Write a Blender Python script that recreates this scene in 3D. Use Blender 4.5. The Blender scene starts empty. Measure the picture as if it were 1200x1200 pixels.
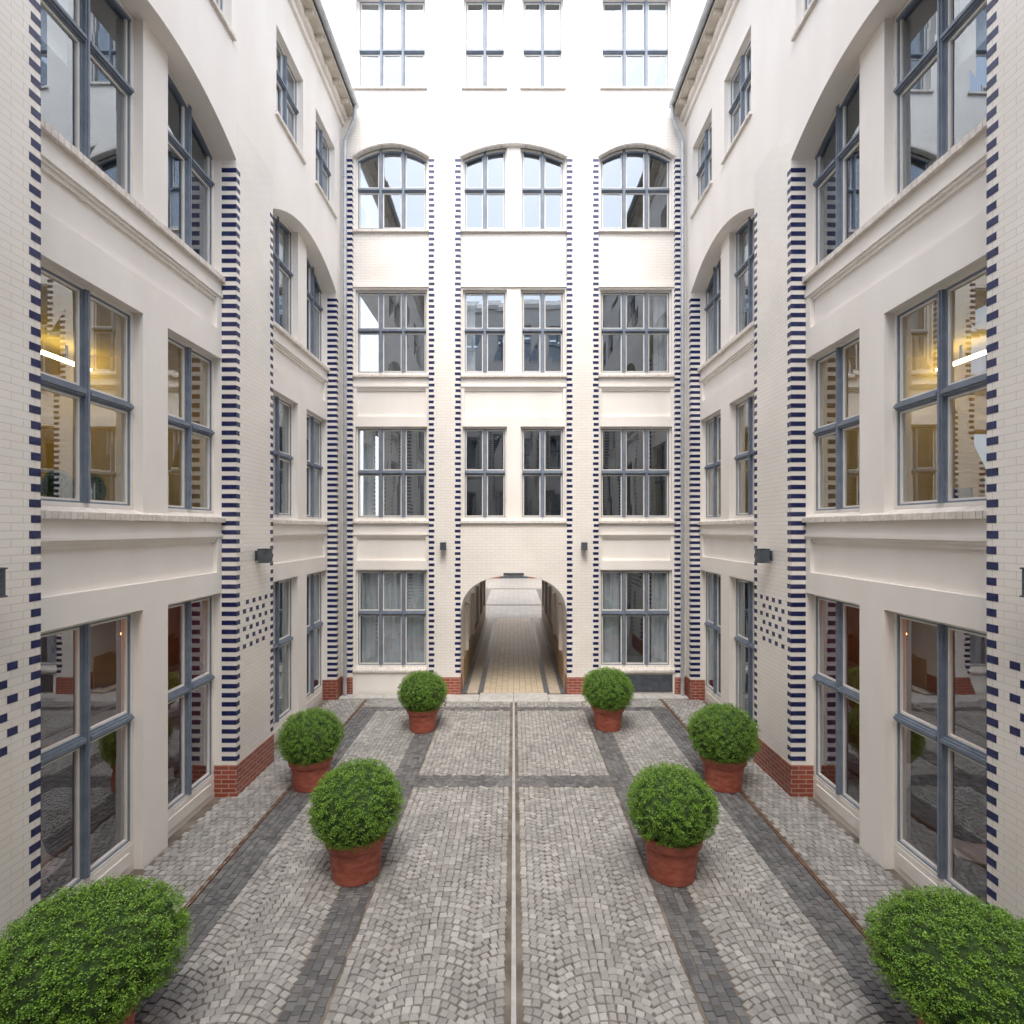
import bpy, math, random
from mathutils import Vector, Matrix, noise
random.seed(7)
R=random.random
def U(a,b): return a+(b-a)*random.random()
scene=bpy.context.scene
COL=scene.collection
# ------------------------------------------------------------ materials
def mat(name):
    m=bpy.data.materials.new(name); m.use_nodes=True
    nt=m.node_tree; b=nt.nodes['Principled BSDF']
    return m,nt,b
def N(nt,t,**k):
    n=nt.nodes.new(t)
    for a,v in k.items(): setattr(n,a,v)
    return n
def L(nt,a,b): nt.links.new(a,b)
def ramp(nt,fac,stops):
    r=N(nt,'ShaderNodeValToRGB'); cr=r.color_ramp
    cr.elements[0].position=stops[0][0]; cr.elements[0].color=(*stops[0][1],1)
    cr.elements[1].position=stops[-1][0]; cr.elements[1].color=(*stops[-1][1],1)
    for p,c in stops[1:-1]:
        e=cr.elements.new(p); e.color=(*c,1)
    L(nt,fac,r.inputs[0]); return r
def mixc(nt,fac,a,b,mode='MIX'):
    n=N(nt,'ShaderNodeMix',data_type='RGBA',blend_type=mode)
    for i,v in ((0,fac),(6,a),(7,b)):
        if isinstance(v,(int,float)): n.inputs[i].default_value=v
        elif isinstance(v,tuple): n.inputs[i].default_value=(*v,1)
        else: L(nt,v,n.inputs[i])
    return n.outputs[2]
def wallcoord(nt):
    g=N(nt,'ShaderNodeNewGeometry')
    sp=N(nt,'ShaderNodeSeparateXYZ'); L(nt,g.outputs['Position'],sp.inputs[0])
    sn=N(nt,'ShaderNodeSeparateXYZ'); L(nt,g.outputs['True Normal'],sn.inputs[0])
    ab=N(nt,'ShaderNodeMath',operation='ABSOLUTE'); L(nt,sn.outputs[0],ab.inputs[0])
    gt=N(nt,'ShaderNodeMath',operation='GREATER_THAN'); L(nt,ab.outputs[0],gt.inputs[0]); gt.inputs[1].default_value=0.6
    mx=N(nt,'ShaderNodeMix',data_type='FLOAT'); L(nt,gt.outputs[0],mx.inputs[0]); L(nt,sp.outputs[0],mx.inputs[2]); L(nt,sp.outputs[1],mx.inputs[3])
    c=N(nt,'ShaderNodeCombineXYZ'); L(nt,mx.outputs[0],c.inputs[0]); L(nt,sp.outputs[2],c.inputs[1])
    return c.outputs[0],g.outputs['Position']
def brickmat(name,c1,c2,mort,rough=0.4,bump=0.25,w=0.25,h=0.0775,ms=0.004,dirt=0.07):
    m,nt,b=mat(name)
    co,pos=wallcoord(nt)
    br=N(nt,'ShaderNodeTexBrick'); L(nt,co,br.inputs['Vector'])
    br.inputs['Color1'].default_value=(*c1,1); br.inputs['Color2'].default_value=(*c2,1); br.inputs['Mortar'].default_value=(*mort,1)
    br.inputs['Scale'].default_value=1; br.inputs['Brick Width'].default_value=w; br.inputs['Row Height'].default_value=h
    br.inputs['Mortar Size'].default_value=ms; br.inputs['Mortar Smooth'].default_value=0.2
    no=N(nt,'ShaderNodeTexNoise'); no.inputs['Scale'].default_value=0.9; no.inputs['Detail'].default_value=3; L(nt,pos,no.inputs['Vector'])
    r=ramp(nt,no.outputs[0],[(0.35,(1-dirt,1-dirt*1.05,1-dirt*1.15)),(0.62,(1,1,1))])
    col=mixc(nt,1.0,br.outputs[0],r.outputs[0],'MULTIPLY')
    L(nt,col,b.inputs['Base Color']); b.inputs['Roughness'].default_value=rough
    if bump:
        bp=N(nt,'ShaderNodeBump'); bp.inputs['Strength'].default_value=bump; bp.inputs['Distance'].default_value=0.004; bp.invert=True
        L(nt,br.outputs['Fac'],bp.inputs['Height']); L(nt,bp.outputs[0],b.inputs['Normal'])
    return m
def noisemat(name,ca,cb,scale=3,rough=0.6,bump=0,metal=0,detail=3,stretch=(1,1,1),bscale=None,lo=.35,hi=.65):
    m,nt,b=mat(name)
    g=N(nt,'ShaderNodeNewGeometry'); mp=N(nt,'ShaderNodeMapping'); L(nt,g.outputs['Position'],mp.inputs[0]); mp.inputs['Scale'].default_value=stretch
    no=N(nt,'ShaderNodeTexNoise'); no.inputs['Scale'].default_value=scale; no.inputs['Detail'].default_value=detail; L(nt,mp.outputs[0],no.inputs['Vector'])
    r=ramp(nt,no.outputs[0],[(lo,ca),(hi,cb)]); L(nt,r.outputs[0],b.inputs['Base Color'])
    b.inputs['Roughness'].default_value=rough; b.inputs['Metallic'].default_value=metal
    if bump:
        n2=N(nt,'ShaderNodeTexNoise'); n2.inputs['Scale'].default_value=bscale or scale*12; n2.inputs['Detail'].default_value=2; L(nt,g.outputs['Position'],n2.inputs['Vector'])
        bp=N(nt,'ShaderNodeBump'); bp.inputs['Strength'].default_value=bump; bp.inputs['Distance'].default_value=0.01
        L(nt,n2.outputs[0],bp.inputs['Height']); L(nt,bp.outputs[0],b.inputs['Normal'])
    return m
M_TILE=brickmat('glazed_brick',(.885,.84,.775),(.865,.81,.745),(.68,.63,.57),rough=.3,bump=.25)
M_PLAS=noisemat('plaster_cream',(.845,.79,.725),(.89,.845,.785),scale=1.3,rough=.65,stretch=(1,1,.35))
M_TRIM=noisemat('sill_brick',(.66,.60,.54),(.80,.74,.68),scale=9,rough=.5)
M_RED=brickmat('red_plinth_brick',(.36,.085,.05),(.27,.06,.04),(.50,.38,.30),rough=.4,bump=.5,ms=.007,dirt=.3)
M_BLUE=noisemat('blue_glazed_brick',(.012,.017,.075),(.024,.032,.12),scale=14,rough=.25)
M_FRAME=noisemat('slate_blue_paint',(.16,.195,.245),(.21,.245,.30),scale=6,rough=.45)
M_CREAM=noisemat('cream_paint',(.76,.72,.66),(.82,.78,.72),scale=4,rough=.45)
M_INT=noisemat('interior_wall',(.26,.25,.24),(.36,.345,.325),scale=1,rough=.8)
M_INTY=noisemat('interior_yellow',(.72,.55,.15),(.80,.64,.21),scale=1,rough=.8)
M_INTO=noisemat('interior_brown',(.32,.13,.08),(.40,.18,.11),scale=1,rough=.8)
M_FLOORI=noisemat('interior_floor',(.14,.10,.07),(.22,.16,.12),scale=3,rough=.5)
M_GREY=noisemat('zinc_grey',(.40,.42,.44),(.50,.52,.54),scale=5,rough=.42,metal=.4)
M_DARK=noisemat('dark_metal',(.05,.06,.075),(.085,.095,.11),scale=8,rough=.5)
M_ROOF=noisemat('roof_zinc',(.22,.23,.24),(.30,.31,.32),scale=2,rough=.5)
M_SOFFIT=noisemat('soffit_timber',(.55,.49,.41),(.66,.60,.52),scale=5,rough=.6)
M_CURT=noisemat('curtain_cloth',(.70,.71,.72),(.78,.79,.80),scale=5,rough=.9)
M_TERRA=noisemat('terracotta',(.29,.070,.042),(.43,.125,.080),scale=7,rough=.65,bump=.15,stretch=(1,1,2.5))
M_SOIL=noisemat('soil',(.03,.022,.015),(.07,.05,.035),scale=20,rough=.95,bump=.6)
M_RUST=noisemat('rusty_steel',(.10,.055,.035),(.20,.12,.08),scale=12,rough=.7)
M_CHAN=noisemat('channel_steel',(.36,.36,.355),(.46,.455,.45),scale=9,rough=.5)
M_KERB=noisemat('kerb_stone',(.40,.39,.37),(.52,.50,.47),scale=6,rough=.7,bump=.2)
M_WHITE=noisemat('white_plastic',(.78,.78,.77),(.82,.82,.81),scale=4,rough=.35)
def emis(name,c,s):
    m,nt,b=mat(name); b.inputs['Emission Color'].default_value=(*c,1); b.inputs['Emission Strength'].default_value=s
    b.inputs['Base Color'].default_value=(*c,1); return m
M_TUBE=emis('lamp_tube',(1,.80,.42),13)
M_BULB=emis('warm_bulb',(1,.34,.09),30)
# glass
M_GLASS=bpy.data.materials.new('window_glass'); M_GLASS.use_nodes=True; nt=M_GLASS.node_tree; nt.nodes.clear()
out=N(nt,'ShaderNodeOutputMaterial'); tr=N(nt,'ShaderNodeBsdfTransparent'); tr.inputs[0].default_value=(.74,.78,.80,1)
gl=N(nt,'ShaderNodeBsdfGlossy'); gl.inputs['Roughness'].default_value=0.0; gl.inputs[0].default_value=(.84,.92,1,1)
lw=N(nt,'ShaderNodeLayerWeight'); lw.inputs[0].default_value=.5
pw=N(nt,'ShaderNodeMath',operation='POWER'); L(nt,lw.outputs['Facing'],pw.inputs[0]); pw.inputs[1].default_value=4
ma=N(nt,'ShaderNodeMath',operation='MULTIPLY_ADD'); L(nt,pw.outputs[0],ma.inputs[0]); ma.inputs[1].default_value=.74; ma.inputs[2].default_value=.25
mx=N(nt,'ShaderNodeMixShader'); L(nt,ma.outputs[0],mx.inputs[0]); L(nt,tr.outputs[0],mx.inputs[1]); L(nt,gl.outputs[0],mx.inputs[2]); L(nt,mx.outputs[0],out.inputs[0])
# stones
def stonemat(name,cols,rough=.62,patch=.2):
    m,nt,b=mat(name)
    g=N(nt,'ShaderNodeNewGeometry')
    r=ramp(nt,g.outputs['Random Per Island'],cols)
    no=N(nt,'ShaderNodeTexNoise'); no.inputs['Scale'].default_value=1.1; no.inputs['Detail'].default_value=4; L(nt,g.outputs['Position'],no.inputs['Vector'])
    r2=ramp(nt,no.outputs[0],[(.35,(1-patch,1-patch,1-patch)),(.62,(1,1,1))])
    n3=N(nt,'ShaderNodeTexNoise'); n3.inputs['Scale'].default_value=60; n3.inputs['Detail'].default_value=2; L(nt,g.outputs['Position'],n3.inputs['Vector'])
    r3=ramp(nt,n3.outputs[0],[(.3,(.80,.80,.80)),(.7,(1.0,1.0,1.0))])
    c=mixc(nt,1.0,r.outputs[0],r2.outputs[0],'MULTIPLY'); c=mixc(nt,1.0,c,r3.outputs[0],'MULTIPLY')
    L(nt,c,b.inputs['Base Color']); b.inputs['Roughness'].default_value=rough
    return m
M_SETT=stonemat('granite_setts',[(0,(.29,.28,.265)),(.35,(.335,.325,.305)),(.7,(.385,.37,.35)),(1,(.46,.445,.42))],patch=.18,rough=.55)
M_BASALT=stonemat('basalt_setts',[(0,(.10,.10,.105)),(.5,(.145,.145,.15)),(1,(.20,.198,.195))],rough=.5)
M_JOINT=noisemat('sand_joint',(.10,.08,.062),(.20,.17,.14),scale=3,rough=.95)

# ------------------------------------------------------------ mesh builder
class MB:
    def __init__(s,mp=None):
        s.v=[];s.f=[];s.m=[];s.mp=mp or (lambda a,n,z:(a,n,z))
    def box(s,a0,a1,n0,n1,z0,z1,mi=0):
        if a1-a0<1e-4 or z1-z0<1e-4: return
        i=len(s.v)
        for z in (z0,z1):
            for a,n in ((a0,n0),(a1,n0),(a1,n1),(a0,n1)): s.v.append(s.mp(a,n,z))
        for q in ((0,1,2,3),(4,7,6,5),(0,4,5,1),(1,5,6,2),(2,6,7,3),(3,7,4,0)):
            s.f.append(tuple(i+k for k in q)); s.m.append(mi)
    def hexa(s,pts,mi=0):
        i=len(s.v)
        for p in pts: s.v.append(s.mp(*p))
        for q in ((0,1,2,3),(4,7,6,5),(0,4,5,1),(1,5,6,2),(2,6,7,3),(3,7,4,0)):
            s.f.append(tuple(i+k for k in q)); s.m.append(mi)
    def quad(s,pts,mi=0):
        i=len(s.v)
        for p in pts: s.v.append(s.mp(*p))
        s.f.append(tuple(range(i,i+len(pts)))); s.m.append(mi)
    def arch(s,a0,a1,fn,ztop,n0,n1,seg=28,mi=0):
        for k in range(seg):
            x0=a0+(a1-a0)*k/seg; x1=a0+(a1-a0)*(k+1)/seg
            zt0=ztop(x0) if callable(ztop) else ztop; zt1=ztop(x1) if callable(ztop) else ztop
            z0=fn(x0); z1=fn(x1)
            s.quad([(x0,n0,z0),(x1,n0,z1),(x1,n0,zt1),(x0,n0,zt0)],mi)
            s.quad([(x0,n1,z0),(x1,n1,z1),(x1,n1,zt1),(x0,n1,zt0)],mi)
            s.quad([(x0,n0,z0),(x1,n0,z1),(x1,n1,z1),(x0,n1,z0)],mi)
            s.quad([(x0,n0,zt0),(x1,n0,zt1),(x1,n1,zt1),(x0,n1,zt0)],mi)
    def cyl(s,c0,c1,r0,r1,seg=16,mi=0,caps=True):
        c0=Vector(c0);c1=Vector(c1);d=(c1-c0).normalized()
        u=d.orthogonal().normalized();w=d.cross(u)
        i=len(s.v)
        for c,r in ((c0,r0),(c1,r1)):
            for k in range(seg):
                t=2*math.pi*k/seg; p=c+u*math.cos(t)*r+w*math.sin(t)*r; s.v.append(s.mp(*p))
        for k in range(seg):
            s.f.append((i+k,i+(k+1)%seg,i+seg+(k+1)%seg,i+seg+k)); s.m.append(mi)
        if caps:
            s.f.append(tuple(i+k for k in range(seg))); s.m.append(mi)
            s.f.append(tuple(i+seg+k for k in range(seg))); s.m.append(mi)
    def lathe(s,prof,c=(0,0),seg=40,mi=0):
        i=len(s.v)
        for r,z in prof:
            for k in range(seg):
                t=2*math.pi*k/seg; s.v.append(s.mp(c[0]+r*math.cos(t),c[1]+r*math.sin(t),z))
        for j in range(len(prof)-1):
            for k in range(seg):
                s.f.append((i+j*seg+k,i+j*seg+(k+1)%seg,i+(j+1)*seg+(k+1)%seg,i+(j+1)*seg+k)); s.m.append(mi)
    def holes(s,a0,a1,z0,z1,n0,n1,hs,mi=0):
        hs=sorted(hs); cur=a0
        for (h0,h1,y0,y1) in hs:
            s.box(cur,h0,n0,n1,z0,z1,mi)
            s.box(h0,h1,n0,n1,z0,y0,mi); s.box(h0,h1,n0,n1,y1,z1,mi); cur=h1
        s.box(cur,a1,n0,n1,z0,z1,mi)
    def obj(s,name,mats,parent=None,recalc=True,smooth=False,bevel=0):
        me=bpy.data.meshes.new(name); me.from_pydata(s.v,[],s.f)
        for m in mats: me.materials.append(m)
        me.polygons.foreach_set('material_index',s.m)
        if recalc:
            import bmesh
            bm=bmesh.new(); bm.from_mesh(me); bmesh.ops.recalc_face_normals(bm,faces=bm.faces); bm.to_mesh(me); bm.free()
        if smooth: me.polygons.foreach_set('use_smooth',[True]*len(me.polygons))
        me.update()
        o=bpy.data.objects.new(name,me); COL.objects.link(o)
        if parent: o.parent=parent
        if bevel:
            b=o.modifiers.new('b','BEVEL'); b.width=bevel; b.segments=2; b.limit_method='ANGLE'
        return o
def empty(name,loc=(0,0,0)):
    e=bpy.data.objects.new(name,None); COL.objects.link(e); e.location=loc; e.empty_display_size=.3; return e

YR=-9.0   # near end of the courtyard
# ------------------------------------------------------------ building kit
class Wing:
    def __init__(s,name,mp):
        s.root=empty(name); s.walls=MB(mp); s.trim=MB(mp); s.frames=MB(mp); s.glass=MB(mp)
        s.blue=MB(mp); s.red=MB(mp); s.inter=MB(mp); s.misc=MB(mp); s.curt=MB(mp); s.lampm=MB(mp)
    def finish(s):
        P=s.root
        s.walls.obj('walls',[M_TILE,M_PLAS],P)
        if s.trim.v: s.trim.obj('brick_sills',[M_TRIM,M_PLAS],P,bevel=.004)
        s.frames.obj('window_frames',[M_FRAME,M_CREAM],P)
        s.glass.obj('window_glass',[M_GLASS],P,recalc=False)
        if s.blue.v: s.blue.obj('blue_brick_bands',[M_BLUE],P)
        if s.red.v: s.red.obj('red_brick_plinth',[M_RED],P)
        if s.inter.v: s.inter.obj('interior_rooms',[M_INT,M_INTY,M_INTO,M_FLOORI,M_WHITE,M_DARK],P)
        if s.misc.v: s.misc.obj('roof_and_gutter',[M_ROOF,M_GREY,M_SOFFIT,M_DARK],P)
        if s.curt.v: s.curt.obj('curtains',[M_CURT],P,recalc=False,smooth=True)
        if s.lampm.v: s.lampm.obj('interior_lamps',[M_TUBE,M_BULB,M_DARK],P)
    def win(s,a0,a1,z0,z1,n,cols=2,trans=(),arch=None):
        F=s.frames; o=.05
        F.box(a0,a0+o,n,n+.09,z0,z1,1); F.box(a1-o,a1,n,n+.09,z0,z1,1)
        F.box(a0+o,a1-o,n,n+.09,z0,z0+o,1)
        if arch is None: F.box(a0+o,a1-o,n,n+.09,z1-o,z1,1)
        xs=[a0+o+(a1-a0-2*o)*k/cols for k in range(cols+1)]
        zs=[z0+o]+list(trans)+[z1-o if arch is None else z1]
        mw=.034; tw=.045
        for x in xs[1:-1]: F.box(x-mw,x+mw,n-.025,n+.08,zs[0],zs[-1],0); F.box(x-.012,x+.012,n-.04,n-.025,zs[0],zs[-1],0)
        for z in zs[1:-1]:
            for k in range(cols):
                F.box(xs[k]+(mw if k else 0),xs[k+1]-(mw if k<cols-1 else 0),n-.02,n+.078,z-tw,z+tw,0)
                F.box(xs[k]+(mw if k else 0),xs[k+1]-(mw if k<cols-1 else 0),n-.045,n-.02,z-.02,z+.02,0)
        for k in range(cols):
            for j in range(len(zs)-1):
                p0=xs[k]+(mw if k else 0); p1=xs[k+1]-(mw if k<cols-1 else 0)
                q0=zs[j]+(tw if j else 0); q1=zs[j+1]-(tw if j<len(zs)-2 else 0)
                for (w,na,nb,mi,off) in ((.022,n+.012,n+.075,0,0),(.026,n+.03,n+.07,1,.022)):
                    A0=p0+off;A1=p1-off;B0=q0+off;B1=q1-off
                    F.box(A0,A0+w,na,nb,B0,B1,mi);F.box(A1-w,A1,na,nb,B0,B1,mi)
                    F.box(A0+w,A1-w,na,nb,B0,B0+w,mi);F.box(A0+w,A1-w,na,nb,B1-w,B1,mi)
                e=lambda:U(-.004,.004)
                m=n+.052
                A0=p0+.03;A1=p1-.03;B0=q0+.03;B1=q1-.03
                s.glass.quad([(A0,m+e(),B0),(A1,m+e(),B0),(A1,m+e(),B1),(A0,m+e(),B1)])
        if arch:
            F.arch(a0,a1,lambda x:arch(x)-.05,lambda x:arch(x)+.02,n-.012,n+.085,seg=14,mi=1)
            F.arch(a0+.05,a1-.05,lambda x:arch(x)-.085,lambda x:arch(x)-.05,n-.006,n+.08,seg=14,mi=0)
    def sill(s,a0,a1,z,nface,proj=.07,h=.12):
        n=max(1,int((a1-a0)/.083)); w=(a1-a0)/n
        for k in range(n):
            x0=a0+k*w+.005;x1=a0+(k+1)*w-.005; j=U(-.003,.003)
            f=nface-proj+j
            s.trim.hexa([(x0,f,z-h),(x1,f,z-h),(x1,nface+.12,z-h),(x0,nface+.12,z-h),
                         (x0,f,z-.035),(x1,f,z-.035),(x1,nface+.12,z+.03),(x0,nface+.12,z+.03)])
        s.trim.box(a0,a1,nface-proj+.012,nface+.115,z-h+.004,z-.045,1)
    def bands(s,e,d,z0,z1,w=.125,depth=.25,step=.155):
        k=math.ceil(z0/step)
        while k*step+.0775<z1:
            z=k*step; ww=w+(0.0 if k%2 else -.02); a=sorted((e-d*.003,e+d*ww)); s.blue.box(a[0],a[1],-.003,depth,z+.001,z+.0775); k+=1
    def spandrel(s,a0,a1,z0,z1,n,panel=None,mi=1,back=.55):
        if not panel: s.walls.box(a0,a1,n,back,z0,z1,mi); return
        p0,p1,m=panel
        s.walls.box(a0,a1,n+.07,back,z0,z1,mi)
        s.walls.box(a0,a1,n,n+.07,z0,p0,mi); s.walls.box(a0,a1,n,n+.07,p1,z1,mi)
        s.walls.box(a0,a0+m,n,n+.07,p0,p1,mi); s.walls.box(a1-m,a1,n,n+.07,p0,p1,mi)
        s.walls.box(a0+m,a1-m,n+.03,n+.07,p1-.05,p1,mi)
        s.walls.box(a0,a1,n-.025,n,p1+.04,p1+.09,mi)

FL=[.02,4.1,8.1,12.1,16.1,20.0]
def side(name,sg):
    mp=lambda a,n,z:(sg*(4.75+n),a,z)
    W=Wing(name,mp)
    bays=[(-5.0,-1.25),(.2,3.93),(5.31,9.06),(10.44,14.19)]
    pil=[(YR,-5.0),(-1.25,.2),(3.93,5.31),(9.06,10.44),(14.19,14.6)]
    for i,(p0,p1) in enumerate(pil):
        W.walls.box(p0,p1,0,.55,.55,11.6,0)
        W.red.box(p0-(.012 if i else 0),p1+(.012 if i<4 else 0),-.012,.55,0,.55)
        if i>0: W.bands(p0,1,.56,10.92)
        if i<4: W.bands(p1,-1,.56,10.92)
        if i in(1,2,3):
            for r in range(6):
                c=p0+.22+(.105 if r%2 else 0)
                while c<p1-.24:
                    z=2.4800+r*.155
                    W.blue.box(c,c+.105,-.003,.03,z+.001,z+.0765); c+=.235
    for (b0,b1) in bays:
        w1=(b0+.24,b0+1.83); w2=(b0+2.34,min(b0+3.74,b1))
        z=[(0,3.5),(4.8,7.5),(8.9,11.6)]
        for (s0,s1) in z:
            for a0,a1 in ((b0,w1[0]),(w1[1],w2[0]),(w2[1],b1)):
                W.walls.box(a0,a1,.25,.55,s0,s1,1)
        W.spandrel(b0,b1,3.5,4.8,.25,(3.86,4.42,.14)); W.spandrel(b0,b1,7.5,8.9,.25,(7.98,8.50,.14))
        W.sill(b0+.004,b1-.004,4.82,.25); W.sill(b0+.004,b1-.004,8.92,.25)
        c=(b0+b1)/2;h=(b1-b0)/2
        fn=lambda x:10.92+.55*(1-((x-c)/h)**2)
        W.walls.arch(b0,b1,fn,11.6,0,.36,mi=1)
        for w in(w1,w2):
            W.win(w[0],w[1],.36,3.5,.38,2,(2.07,))
            W.frames.box(w[0],w[1],.375,.5,.0,.36,1); W.frames.box(w[0]+.1,w[1]-.1,.36,.375,.1,.28,1)
            W.win(w[0],w[1],4.85,7.5,.38,2,(6.22,))
            W.win(w[0],w[1],8.95,11.56,.38,2,(10.45,),arch=fn)
    hs=[]
    for b0,b1 in bays:
        for r0,r1 in((.15,1.5),(2.25,3.6)):
            hs.append((b0+r0,b0+r1,12.95,14.7))
            W.win(b0+r0,b0+r1,12.98,14.7,.12,2,(13.95,))
            W.sill(b0+r0-.06,b0+r1+.06,12.95,0,proj=.06,h=.1)
    W.walls.holes(YR,14.6,11.6,16.0,0,.55,hs,1)
    W.misc.box(YR,14.6,-.38,.6,16.0,16.07,2)
    W.walls.box(YR,14.6,-.07,0,15.72,15.86,1)
    W.walls.box(YR,14.6,-.16,0,15.86,16.0,1)
    for k in range(38):
        a=-8.2+k*.6; W.misc.box(a,a+.08,-.34,-.16,15.9,16.0,2)
    W.misc.box(YR,14.6,-.40,-.36,16.07,16.2,3)
    W.misc.cyl((YR,-.46,16.14),(14.45,-.46,16.14),.075,.075,14,1)
    W.misc.quad([(YR,-.38,16.2),(14.6,-.38,16.2),(14.6,2.4,17.8),(YR,2.4,17.8)],0)
    W.misc.quad([(YR,2.4,17.8),(14.6,2.4,17.8),(14.6,5,18),(YR,5,18)],0)
    for k,z in enumerate(FL[:-1]):
        W.inter.box(YR,14.6,.55,4.6,z-.33 if k else z-.3,z-.01,0); W.inter.box(YR,14.6,.551,4.6,z-.01,z,3)
    for k in range(4):
        z0=FL[k];z1=FL[k+1]-.33
        for j,(q0,q1) in enumerate(((YR,4.6),(4.7,9.7),(9.8,14.6))):
            mi=1 if (k==1 and j==1) or (k==1 and sg>0 and j==2) else (2 if (k==0 and j==1) else 0)
            W.inter.box(q0,q1,4.4,4.6,z0,z1,mi)
            W.inter.box(q1,q1+.1,.55,4.6,z0,z1,mi)
            if mi==1:
                W.inter.box(q0,q1,.56,4.39,z1-.02,z1-.005,1)
                # dark wall cupboards and doorway on the back wall
                W.inter.box(q0+.5,q0+1.5,4.36,4.4,z0,z0+2.1,0); W.inter.box(q0+2.3,q0+3.9,4.0,4.39,z0,z0+1.2,4)
    W.inter.box(5.6,7.3,2.2,3.0,4.80,4.84,4); W.inter.box(7.9,9.2,2.2,3.0,4.80,4.84,4)
    for a in(5.7,7.2,8.0,9.1): W.inter.box(a-.02,a+.02,2.25,2.29,4.1,4.8,5); W.inter.box(a-.02,a+.02,2.9,2.94,4.1,4.8,5)
    for a in (6.1,6.8,8.4): W.inter.box(a,a+.45,2.5,2.54,4.92,5.25,5); W.inter.box(a+.2,a+.25,2.5,2.54,4.84,4.92,5)
    for zz in(.45,.85,1.25,1.65,2.05): W.inter.box(7.3,9.0,4.05,4.39,zz,zz+.03,4)
    for k in range(40):
        a=U(7.3,8.9); zz=random.choice((.48,.88,1.28,1.68)); W.inter.box(a,a+U(.03,.1),4.1,4.35,zz,zz+U(.18,.32),random.choice((0,1,2,5,4)))
    for a in(5.7,7.6,9.1):
        W.lampm.box(a-.5,a+.5,2.9,2.98,7.45,7.50,0); W.lampm.box(a-.02,a+.02,2.93,2.95,7.50,7.76,2)
    if sg>0: W.lampm.box(11.2,13.2,2.6,2.68,7.45,7.50,0)
    for a,n,zz in((5.95,1.1,2.95),(6.2,1.35,2.85),(6.45,1.2,3.0),(8.5,1.5,2.9)):
        W.lampm.cyl((a,n,zz),(a,n,zz+.09),.055,.04,12,1); W.lampm.cyl((a,n,zz+.09),(a,n,3.75),.006,.006,6,2)
    for (a0,a1,z0,z1) in ((10.75,12.2,10.3,11.3),(12.9,14.1,6.9,7.4),(5.6,6.3,10.1,11.2)):
        W.curt.quad([(a0,.56,z0),(a1,.56,z0),(a1,.56,z1),(a0,.56,z1)])
    W.finish(); return W
side('office_building',-1); side('office_building',1)

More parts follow.
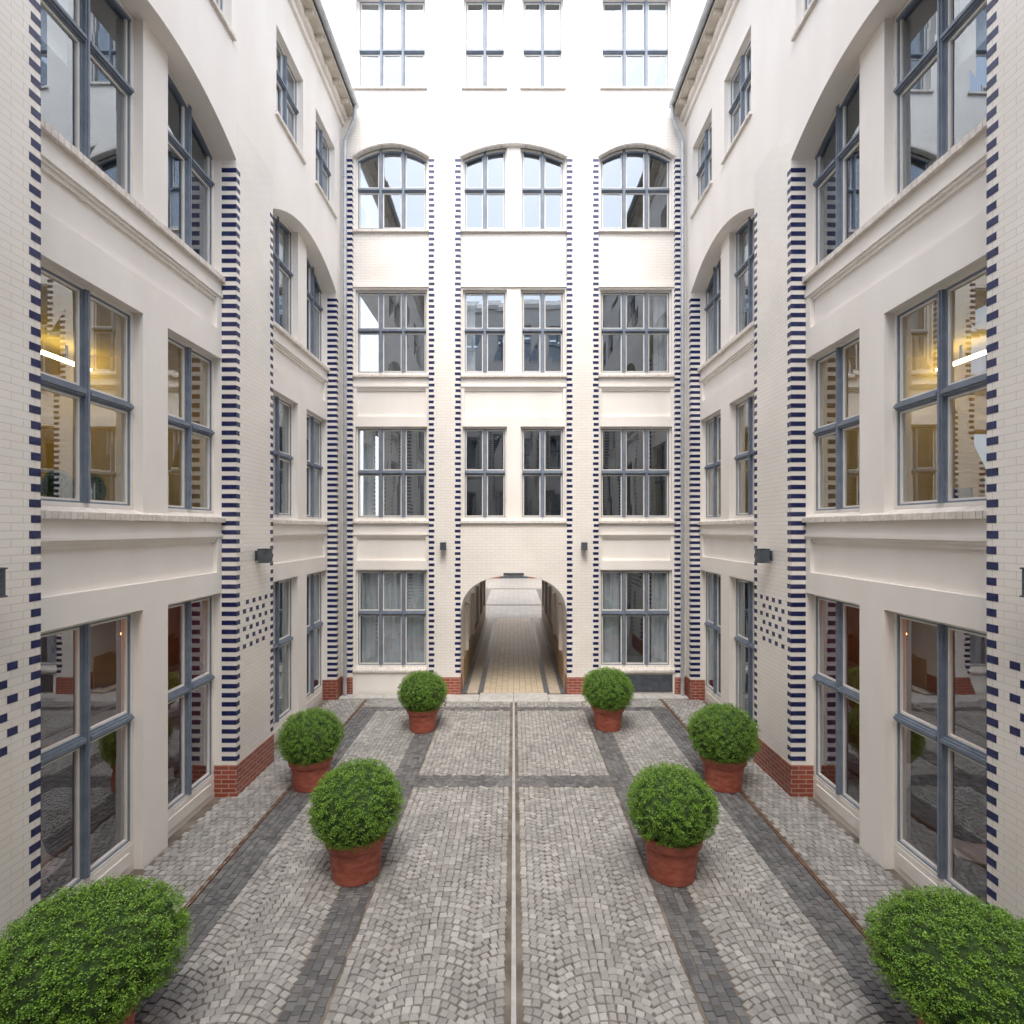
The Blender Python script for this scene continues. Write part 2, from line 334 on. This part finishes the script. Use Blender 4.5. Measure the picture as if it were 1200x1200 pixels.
def across(name,mp,tunnel):
    W=Wing(name,mp)
    rec=.10; fn_=.2
    bays=[(-4.46,-2.34),(-1.47,1.47),(2.34,4.46)]
    pil=[(-4.75,-4.46),(-2.34,-1.47),(1.47,2.34),(4.46,4.75)]
    for i,(p0,p1) in enumerate(pil):
        W.walls.box(p0,p1,0,.5,.5,15.5,0)
        W.red.box(p0+(-.008 if i in(1,2) else 0),p1+(.008 if i in (1,2) else 0),-.012,.5,0,.5)
        if i>0: W.bands(p0,1,.56,14.85,depth=rec,w=.155)
        if i<3: W.bands(p1,-1,.56,14.85,depth=rec,w=.155)
    hs=[]
    for bi,(b0,b1) in enumerate(bays):
        mid=bi==1
        wins=[(b0+.05,-.19),(.19,b1-.05)] if mid else [(b0+.06,b1-.06)]
        cols=2 if mid else 3
        c=(b0+b1)/2;h=(b1-b0)/2
        af=(lambda c,h:(lambda x:14.85+.36*(1-((x-c)/h)**2)))(c,h)
        for k,(s0,s1) in enumerate(((.72,3.46),(4.85,7.44),(8.9,11.25),(12.92,15.5))):
            if mid and k==0 and tunnel: continue
            edges=[b0]+[x for w in wins for x in w]+[b1]
            for q in range(0,len(edges),2): W.walls.box(edges[q],edges[q+1],rec,.5,s0,s1,1)
            for w in wins:
                W.win(w[0],w[1],s0+.02,s1 if k<3 else s1-.05,fn_,cols,((2.24,),(6.17,),(10.14,),(14.07,))[k],arch=af if k==3 else None)
            W.sill(b0+.004,b1-.004,s0,rec,proj=.08,h=.10)
        if not(mid and tunnel):
            W.walls.box(b0,b1,rec-.03,.5,0,.60,1)
            W.spandrel(b0,b1,3.46,4.85,rec,(3.72,4.38,.10),back=.5)
        W.spandrel(b0,b1,7.44,8.9,rec,(7.72,8.5,.10),back=.5)
        W.spandrel(b0,b1,11.25,12.92,rec,None,mi=0,back=.5)
        W.walls.box(b0,b1,rec-.04,rec,11.3,11.42,1)
        W.walls.arch(b0,b1,af,15.5,0,.13,seg=24,mi=0)
        W.trim.arch(b0-.03,b1+.03,lambda x,af=af:af(x)+.02,lambda x,af=af:af(x)+.10,-.02,.0,seg=24,mi=0)
        for w in wins:
            hs.append((w[0]+.04,w[1]-.04,16.8,19.4)); W.win(w[0]+.04,w[1]-.04,16.82,19.4,fn_,cols,(17.95,))
            W.sill(w[0]-.02,w[1]+.02,16.8,0,proj=.06,h=.09)
    W.walls.holes(-4.75,4.75,15.5,20.6,0,.5,hs,0)
    W.walls.box(-4.9,4.9,-.18,.5,20.6,20.9,1)
    W.walls.box(-11,-4.76,.02,.5,15.5,20.6,1); W.walls.box(4.76,11,.02,.5,15.5,20.6,1)
    W.misc.quad([(-11,-.2,20.9),(11,-.2,20.9),(11,4,23),(-11,4,23)],0)
    if tunnel:
        W.walls.arch(-1.47,1.47,tf,4.62,0,.5,seg=40,mi=0)
        W.sill(-1.466,1.466,4.85,rec,proj=.12,h=.10)
        W.walls.box(-1.47,1.47,rec-.03,.5,4.62,4.75,0)
        W.misc.box(2.5,4.4,rec-.05,rec-.032,.08,.56,3)
        W.misc.box(-.28,.28,-.06,-.002,3.32,3.38,3)
    for k,z in enumerate(FL[:-1]):
        segs=[(-4.75,-1.6),(1.6,4.75)] if (tunnel and k==0) else [(-4.75,4.75)]
        for q0,q1 in segs:
            W.inter.box(q0,q1,.5,4.6,z-.3,z-.01,0); W.inter.box(q0,q1,.501,4.6,z-.01,z,3)
    W.inter.box(-4.75,4.75,.5,4.6,19.9,20.2,0)
    for k in range(5):
        z0=FL[k];z1=FL[k+1]-.3
        for q0,q1 in ((-4.75,-1.75),(-1.65,1.65),(1.75,4.75)):
            if tunnel and k==0 and q0==-1.65: continue
            W.inter.box(q0,q1,4.4,4.6,z0,z1,0); W.inter.box(q1,q1+.1,.5,4.6,z0,z1,0)
            if tunnel and k==0: W.inter.box(q0-.1,q0,.5,4.6,z0,z1,0)
    def curtain(a0,a1,z0,z1,n):
        S=int((a1-a0)/.02)
        i=len(W.curt.v)
        for k in range(S+1):
            a=a0+(a1-a0)*k/S; d=.03*math.sin(a*38)+.012*math.sin(a*91+1)
            W.curt.v.append(mp(a,n+d,z0)); W.curt.v.append(mp(a,n+d*.8,z1))
            if k<S: W.curt.f.append((i+2*k,i+2*k+2,i+2*k+3,i+2*k+1)); W.curt.m.append(0)
    curtain(-4.3,-2.42,.75,3.4,.42)
    curtain(2.45,3.0,.75,3.4,.42); curtain(3.9,4.35,.75,3.4,.42)
    curtain(-4.3,-3.95,4.9,7.4,.52); curtain(4.0,4.35,8.95,11.2,.52); curtain(-1.38,-1.1,8.95,11.2,.52)
    W.finish(); return W
tf=lambda x:2.3+1.0*max(0,1-abs(x/1.47)**2.5)**.5
across('arched_courtyard_building',lambda a,n,z:(a,14.6+n,z),True)
across('opposite_courtyard_building',lambda a,n,z:(-a,YR-n,z),False)

# ------------------------------------------------------------ passage tunnel + second courtyard
P=empty('passage_tunnel')
t=MB()
y0,y1=15.1,27.1
for sx in(-1,1):
    t.quad([(sx*1.47,y0,0),(sx*1.47,y1,0),(sx*1.47,y1,2.3),(sx*1.47,y0,2.3)],0)
    k=y0+1
    while k<y1:
        t.box(*sorted((sx*1.47,sx*1.38)),k,k+.35,.9,2.3,1); k+=2.4
    t.box(*sorted((sx*1.47,sx*1.43)),y0,y1,0.03,.9,2)
S=40
for k in range(S):
    a=-1.47+2.94*k/S;b=-1.47+2.94*(k+1)/S
    t.quad([(a,y0,tf(a)),(b,y0,tf(b)),(b,y1,tf(b)),(a,y1,tf(a))],0)
t.obj('vault_and_walls',[M_TILE,M_PLAS,noisemat('tunnel_dado',(.36,.25,.15),(.46,.33,.20),scale=4,rough=.5)],P,recalc=False)
f=MB()
f.box(-.85,.85,14.75,27.1,-.02,.03,0)
for sx in(-1,1):
    f.box(*sorted((sx*.85,sx*1.0)),14.75,27.1,-.02,.032,1)
    f.box(*sorted((sx*1.0,sx*1.3)),14.75,27.1,-.02,.029,2)
    f.box(*sorted((sx*1.3,sx*1.47)),14.75,27.1,-.02,.031,1)
def floortile(name,c1,c2,mo,w):
    m,nt,b=mat(name)
    g=N(nt,'ShaderNodeNewGeometry'); br=N(nt,'ShaderNodeTexBrick'); L(nt,g.outputs['Position'],br.inputs['Vector']); br.offset=0
    for k,v in (('Color1',(*c1,1)),('Color2',(*c2,1)),('Mortar',(*mo,1)),('Scale',1),('Brick Width',w),('Row Height',w),('Mortar Size',.008)): br.inputs[k].default_value=v
    L(nt,br.outputs[0],b.inputs['Base Color']); b.inputs['Roughness'].default_value=.45; return m
f.obj('floor',[floortile('tunnel_floor_tiles',(.60,.50,.36),(.50,.41,.29),(.26,.20,.14),.17),noisemat('dark_tile',(.09,.095,.105),(.14,.145,.155),scale=8,rough=.4),noisemat('tan_tile',(.42,.35,.27),(.50,.43,.34),scale=8,rough=.5)],P)
YE=49.0
c2=MB()
c2.box(-8,8,YE,YE+.4,.7,20,0); c2.box(-8,8,YE-.02,YE+.4,0,.7,2)
for sx in(-1,1): c2.box(*sorted((sx*6,sx*6.4)),27.1,YE,0,14,0)
c2.box(-6.4,-1.47,26.8,27.1,0,16,1); c2.box(1.47,6.4,26.8,27.1,0,16,1)
c2.box(-1.3,1.3,YE-.06,YE-.02,0,3.0,3)
r=empty('second_courtyard_building'); c2.obj('walls',[M_TILE,M_PLAS,M_RED,M_DARK],r)
g2=MB(); g2.box(-6,6,27.12,YE-.03,-.02,.028,0)
g2.box(-6,6,31.5,32.1,-.02,.032,1); g2.box(-6,6,40,40.8,-.02,.032,1)
for sx in(-1,1): g2.box(*sorted((sx*1.7,sx*2.1)),32.1,40,-.02,.032,1)
g2.obj('courtyard_paving',[floortile('pale_paving',(.30,.29,.28),(.37,.36,.34),(.18,.17,.16),.35),M_BASALT])

# ------------------------------------------------------------ ground + setts
g=MB(); g.quad([(-400,-400,0),(400,-400,0),(400,400,0),(-400,400,0)]); g.obj('ground',[M_JOINT],recalc=False)
def stone(mb,cx,cy,hx,hy,ang,h=.015,mi=0):
    i=len(mb.v); ca=math.cos(ang);sa=math.sin(ang); tx=U(-.05,.05);ty=U(-.05,.05); h+=U(-.003,.003)
    jj=[(U(-.006,.006),U(-.006,.006)) for _ in range(4)]
    for (sc,zz) in ((1,-.01),(.97,h-.006),(.82,h)):
        for q,(sx,sy) in enumerate(((-1,-1),(1,-1),(1,1),(-1,1))):
            x=sx*hx*sc+jj[q][0];y=sy*hy*sc+jj[q][1]
            mb.v.append((cx+x*ca-y*sa,cy+x*sa+y*ca,zz+(x*tx+y*ty if zz>0 else 0)))
    for b in(0,4):
        for k in range(4): mb.f.append((i+b+k,i+b+(k+1)%4,i+b+4+(k+1)%4,i+b+4+k)); mb.m.append(mi)
    mb.f.append((i+8,i+9,i+10,i+11)); mb.m.append(mi)
setts=MB(); dark=MB()
XL=[(-1.8,-.03),(.03,1.8),(-3.45,-2.2),(2.2,3.45)]
def ok(x,y):
    if not(-6<y<14.0): return False
    if 9.40<y<9.84 or 13.35<y<13.64: return False
    return any(a+.028<x<b-.028 for a,b in XL)
Wc=.886;nst=10;rr=.088;sag=.15
for ci in range(-5,6):
    xc=ci*Wc
    for k in range(-45,170):
        for q in range(nst):
            tt=-1+(2*q+1)/nst; x=xc+tt*Wc/2+U(-.006,.006); y=k*rr+sag*(1-tt*tt)+U(-.007,.007)-.2+.012*math.sin(x*2.1+k*.2)
            an=math.atan2(-2*sag*tt/(Wc/2),1)
            if ok(x,y):
                stone(setts,x,y,Wc/nst/2*(1/math.cos(an))*.955*U(.88,1.03),rr/2*math.cos(an)*.97*U(.90,1.04),an+U(-.10,.10))
def rows(mb,x0,x1,y0,y1,s,along='y',h=.015):
    nx=max(1,round((x1-x0)/s)); ny=max(1,round((y1-y0)/s)); sx=(x1-x0)/nx; sy=(y1-y0)/ny
    for i in range(nx):
        for j in range(ny):
            oy=(.5*sy if (i%2 and along=='y') else 0); ox=(.5*sx if (j%2 and along=='x') else 0)
            X=x0+(i+.5)*sx+ox;Y=y0+(j+.5)*sy+oy
            if X+sx*.3>x1+.03 or Y+sy*.3>y1+.03: continue
            stone(mb,X+U(-.005,.005),Y+U(-.005,.005),sx*.475*U(.90,1.03),sy*.475*U(.90,1.03),U(-.07,.07),h)
for s in(-1,1):
    rows(dark,*sorted((s*1.8,s*2.2)),-3.9,13.35,.10)
    rows(dark,*sorted((s*3.45,s*3.93)),-3.9,13.35,.096)
    rows(setts,*sorted((s*4.0,s*4.98)),-3.9,14.2,.10,'x')
    rows(dark,*sorted((s*.04,s*1.8)),9.42,9.82,.10,'x')
    rows(dark,*sorted((s*2.2,s*3.45)),9.42,9.82,.10,'x')
    rows(dark,*sorted((s*.04,s*3.93)),13.37,13.62,.12,'x')
    rows(setts,*sorted((s*1.8,s*3.93)),13.64,14.22,.10,'x')
setts.obj('cobblestone_paving',[M_SETT],recalc=False); dark.obj('basalt_sett_bands',[M_BASALT],recalc=False)
ch=MB(); ch.box(-.024,-.005,-8.9,14.0,-.01,.019); ch.box(.005,.024,-8.9,14.0,-.01,.019); ch.box(-.005,.005,-8.9,14.0,-.01,.012)
ch.obj('drainage_channel',[M_CHAN])
for s in(-1,1):
    c=MB(); c.box(*sorted((s*3.94,s*3.955)),-8.9,14.2,-.01,.024); c.box(*sorted((s*3.975,s*3.99)),-8.9,14.2,-.01,.024); c.box(*sorted((s*3.955,s*3.975)),-8.9,14.2,-.01,.012)
    c.obj('steel_edging_strip',[M_RUST])
k=MB()
for s in(-1,1):
    x=1.95
    while x<4.7:
        k.box(*sorted((s*(x+.004),s*(min(x+.8,4.72)-.004))),14.24,14.585,-.01,.04); x+=.8
    k.box(*sorted((s*.004,s*.93)),14.0,14.74,-.01,.034); k.box(*sorted((s*.938,s*1.75)),14.0,14.58,-.01,.036)
    k.cyl((s*1.75,14.3,-.01),(s*1.75,14.3,.038),.295,.295,24)
k.obj('threshold_kerb',[M_KERB],bevel=.012)

# ------------------------------------------------------------ boxwood in pots
m,nt,b=mat('boxwood_leaves')
gg=N(nt,'ShaderNodeNewGeometry'); rp=ramp(nt,gg.outputs['Random Per Island'],[(0,(.065,.155,.012)),(.5,(.125,.265,.020)),(1,(.25,.41,.045))])
L(nt,rp.outputs[0],b.inputs['Base Color']); b.inputs['Roughness'].default_value=.45
M_LEAF=m
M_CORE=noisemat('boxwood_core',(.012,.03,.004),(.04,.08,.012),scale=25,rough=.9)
def foliage(name,seed,shoots=1500,per=24,ls=1.0):
    random.seed(seed)
    V=[];F=[];Mi=[]
    nu,nv=28,18
    off=Vector((seed*3.1,0,0))
    def rad(d): return 1+.06*noise.noise(d*1.6+off)+.045*noise.noise(d*3.6+off)
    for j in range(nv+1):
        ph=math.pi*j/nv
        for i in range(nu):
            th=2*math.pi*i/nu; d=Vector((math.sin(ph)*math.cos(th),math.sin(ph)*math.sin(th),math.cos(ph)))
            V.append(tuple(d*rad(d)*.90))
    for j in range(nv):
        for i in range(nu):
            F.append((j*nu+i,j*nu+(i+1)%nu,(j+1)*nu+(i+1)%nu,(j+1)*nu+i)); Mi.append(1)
    for s in range(shoots):
        z=1-2*(s+.5)/shoots; th=s*2.399963+U(-.35,.35); q=math.sqrt(max(0,1-z*z))
        d=Vector((q*math.cos(th),q*math.sin(th),z+U(-.03,.03))).normalized()
        rs=rad(d)*U(.925,1.025)
        ax=(d+Vector((U(-.6,.6),U(-.6,.6),U(-.2,.7)))*.5).normalized()
        for l in range(per):
            t=U(-.08,.04); o=ax.orthogonal().normalized(); o.rotate(Matrix.Rotation(U(0,6.28),3,ax))
            c=d*rs+ax*t+o*U(.0,.055)
            ld=(o*U(.3,1.0)+ax*U(.1,1.1)+Vector((U(-.6,.6),U(-.6,.6),U(-.6,.6)))).normalized()
            sd=ld.cross(ax+Vector((U(-.6,.6),U(-.6,.6),U(-.6,.6)))).normalized()
            ln=U(.020,.035)*ls;wd=ln*.36
            nn=ld.cross(sd)
            i0=len(V)
            for p in (c,c+ld*ln*.5+sd*wd-nn*.004,c+ld*ln,c+ld*ln*.5-sd*wd-nn*.004): V.append(tuple(p))
            F.append((i0,i0+1,i0+2,i0+3)); Mi.append(0)
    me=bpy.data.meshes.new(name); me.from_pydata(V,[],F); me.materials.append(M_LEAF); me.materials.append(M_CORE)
    me.polygons.foreach_set('material_index',Mi); me.update(); return me
FOL=[foliage('foliage_mesh',k) for k in (1,2)]+[foliage('foliage_mesh_large',3,1900,28,.85)]
pm=MB()
pm.lathe([(.0,.0),(.29,.0),(.305,.01),(.345,.36),(.352,.44),(.385,.445),(.395,.46),(.398,.545),(.39,.56),(.365,.56),(.355,.545),(.35,.49)],mi=0)
pm.lathe([(.35,.49),(.2,.51),(.0,.52)],mi=1)
me_src=pm.obj('pot',[M_TERRA,M_SOIL],smooth=True); potmesh=me_src.data; bpy.data.objects.remove(me_src)
potmesh.set_sharp_from_angle(angle=math.radians(35))
plants=[(-2.10,7.05,.60,.51,0,1.0),(2.10,7.05,.585,.48,1,1.0),(-3.62,9.45,.545,.47,1,.95),(3.74,9.45,.60,.50,0,1.0),
        (-2.08,12.1,.56,.46,0,.93),(2.17,12.2,.60,.48,1,.96),(-3.66,4.52,.74,.49,2,1.05),(3.82,4.42,.71,.47,2,1.05)]
for i,(x,y,rx,rz,k,ps) in enumerate(plants):
    e=empty('potted_boxwood',(x,y,.014))
    p=bpy.data.objects.new('pot',potmesh); COL.objects.link(p); p.parent=e; p.scale=(ps,ps,ps); p.rotation_euler=(0,0,i*1.3)
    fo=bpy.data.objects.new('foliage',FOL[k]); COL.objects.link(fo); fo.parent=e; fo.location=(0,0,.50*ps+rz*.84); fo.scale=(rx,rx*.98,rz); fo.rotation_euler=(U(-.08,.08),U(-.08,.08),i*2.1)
for i,(x,y) in enumerate(((-5.55,5.95),(-5.6,6.5),(-5.55,6.95),(5.6,8.3))):
    e=empty('house_plant',(x,y,4.84)); q=MB(); q.lathe([(0,0),(.06,0),(.09,.15),(.08,.15),(0,.13)],seg=16); q.obj('pot',[M_WHITE],e)
    fo=bpy.data.objects.new('foliage',FOL[i%2]); COL.objects.link(fo); fo.parent=e; fo.location=(0,0,.27); fo.scale=(.16,.16,.2)
    sh=MB(); sh.box(-.14,.14,-.35,.35,-.03,-.003); sh.obj('shelf',[M_WHITE],e)

# ------------------------------------------------------------ wall lamps, drainpipes
def wall_lamp(pos,dr,size=1.0):
    e=empty('wall_lamp',pos)
    b=MB(); s=size
    mp=lambda a,n,z:(a*dr[1]+n*dr[0], a*dr[0]*-1+n*dr[1], z)
    b.mp=mp
    b.box(-.05*s,.05*s,0,.02*s,-.09*s,.09*s); b.box(-.02*s,.02*s,.02*s,.07*s,-.02*s,.02*s)
    b.box(-.09*s,.09*s,.07*s,.25*s,-.11*s,.11*s); b.box(-.1*s,.1*s,.06*s,.26*s,.11*s,.125*s)
    b.box(-.1*s,.1*s,.06*s,.26*s,-.125*s,-.11*s)
    o=b.obj('housing',[M_DARK],e,bevel=.006)
    g=MB(mp); g.cyl((0,.16*s,-.128*s),(0,.16*s,-.1255*s),.06*s,.06*s,16); g.obj('lens',[M_WHITE],e)
for sg in(-1,1):
    wall_lamp((sg*4.748,9.75,4.1),(-sg,0),1.05); wall_lamp((sg*4.748,4.58,4.12),(-sg,0),1.05)
    wall_lamp((sg*1.93,14.598,4.12),(0,-1),.85)
    e=empty('drainpipe',(0,0,0)); d=MB(); X=sg*4.62;Y=14.47
    d.cyl((X,Y,.35),(X,Y,15.2),.05,.05,16); d.cyl((X,Y,.05),(X,Y,.35),.056,.056,16)
    d.cyl((X,Y,15.2),(sg*4.35,Y-.05,15.75),.05,.05,16); d.cyl((sg*4.35,Y-.05,15.75),(sg*4.29,14.35,16.1),.05,.05,16)
    z=.9
    while z<15: d.cyl((X,Y,z),(X,Y,z+.04),.06,.06,16); d.box(X-.012,X+.012,Y,14.6,z+.005,z+.035); z+=1.9
    d.obj('pipe',[M_GREY],e)
# ------------------------------------------------------------ interior chairs on ground floor
def chair(x,y,rot):
    e=empty('shell_chair',(x,y,.02)); e.rotation_euler=(0,0,rot); c=MB()
    nu=14;nv=10
    for j in range(nv+1):
        v=j/nv
        for i in range(nu+1):
            u=-1+2*i/nu
            yb=(-.24+.44*min(v/.55,1))+(.10*max(0,v-.55)/.45)
            z=.45-.03*math.sin(min(v/.55,1)*3.14)+(max(0,v-.5)**1.15)*.9+.10*u*u*(1 if v<.8 else .3)
            c.v.append((u*.24*(1-.25*max(0,v-.6)/.4),yb,z))
    for j in range(nv):
        for i in range(nu): a=j*(nu+1)+i; c.f.append((a,a+1,a+nu+2,a+nu+1)); c.m.append(0)
    o=c.obj('seat_shell',[M_WHITE],e,smooth=True); md=o.modifiers.new('s','SOLIDIFY'); md.thickness=.012
    l=MB()
    for sx in(-1,1):
        for sy in(-1,1): l.cyl((sx*.1,sy*.1,.43),(sx*.2,sy*.2,0),.012,.009,8)
    l.obj('legs',[M_DARK],e)
chair(-5.75,6.3,1.2); chair(-5.8,8.6,2.2); chair(5.9,8.4,-1.3); chair(5.8,6.6,-2.0)

# ------------------------------------------------------------ world, sun, camera
w=bpy.data.worlds.new('World'); scene.world=w; w.use_nodes=True; nt=w.node_tree
sky=nt.nodes.new('ShaderNodeTexSky'); sky.sky_type='NISHITA'; sky.sun_disc=False
EL=62; sky.sun_elevation=math.radians(EL); sky.sun_rotation=math.radians(180); sky.air_density=1.0; sky.dust_density=2
hs=nt.nodes.new('ShaderNodeHueSaturation'); hs.inputs['Saturation'].default_value=.42
nt.links.new(sky.outputs[0],hs.inputs['Color'])
bg=nt.nodes['Background']; nt.links.new(hs.outputs[0],bg.inputs[0]); bg.inputs[1].default_value=.60
sd=bpy.data.lights.new('sun','SUN'); sd.energy=2.3; sd.angle=math.radians(38); sd.color=(1,.92,.82)
so=bpy.data.objects.new('sun',sd); COL.objects.link(so)
e=math.radians(EL); so.rotation_euler=Vector((.03,math.cos(e),-math.sin(e))).to_track_quat('-Z','Y').to_euler()
cd=bpy.data.cameras.new('camera'); co=bpy.data.objects.new('camera',cd); COL.objects.link(co)
co.location=(0,0,4.59); co.rotation_euler=(math.radians(90),0,0); cd.sensor_width=36; cd.lens=18.6; cd.shift_x=-2/1200; cd.shift_y=20/1200
cd.clip_end=1500; cd.clip_start=.05
scene.camera=co
scene.view_settings.view_transform='Standard'; scene.view_settings.look='None'; scene.view_settings.exposure=0; scene.view_settings.gamma=1
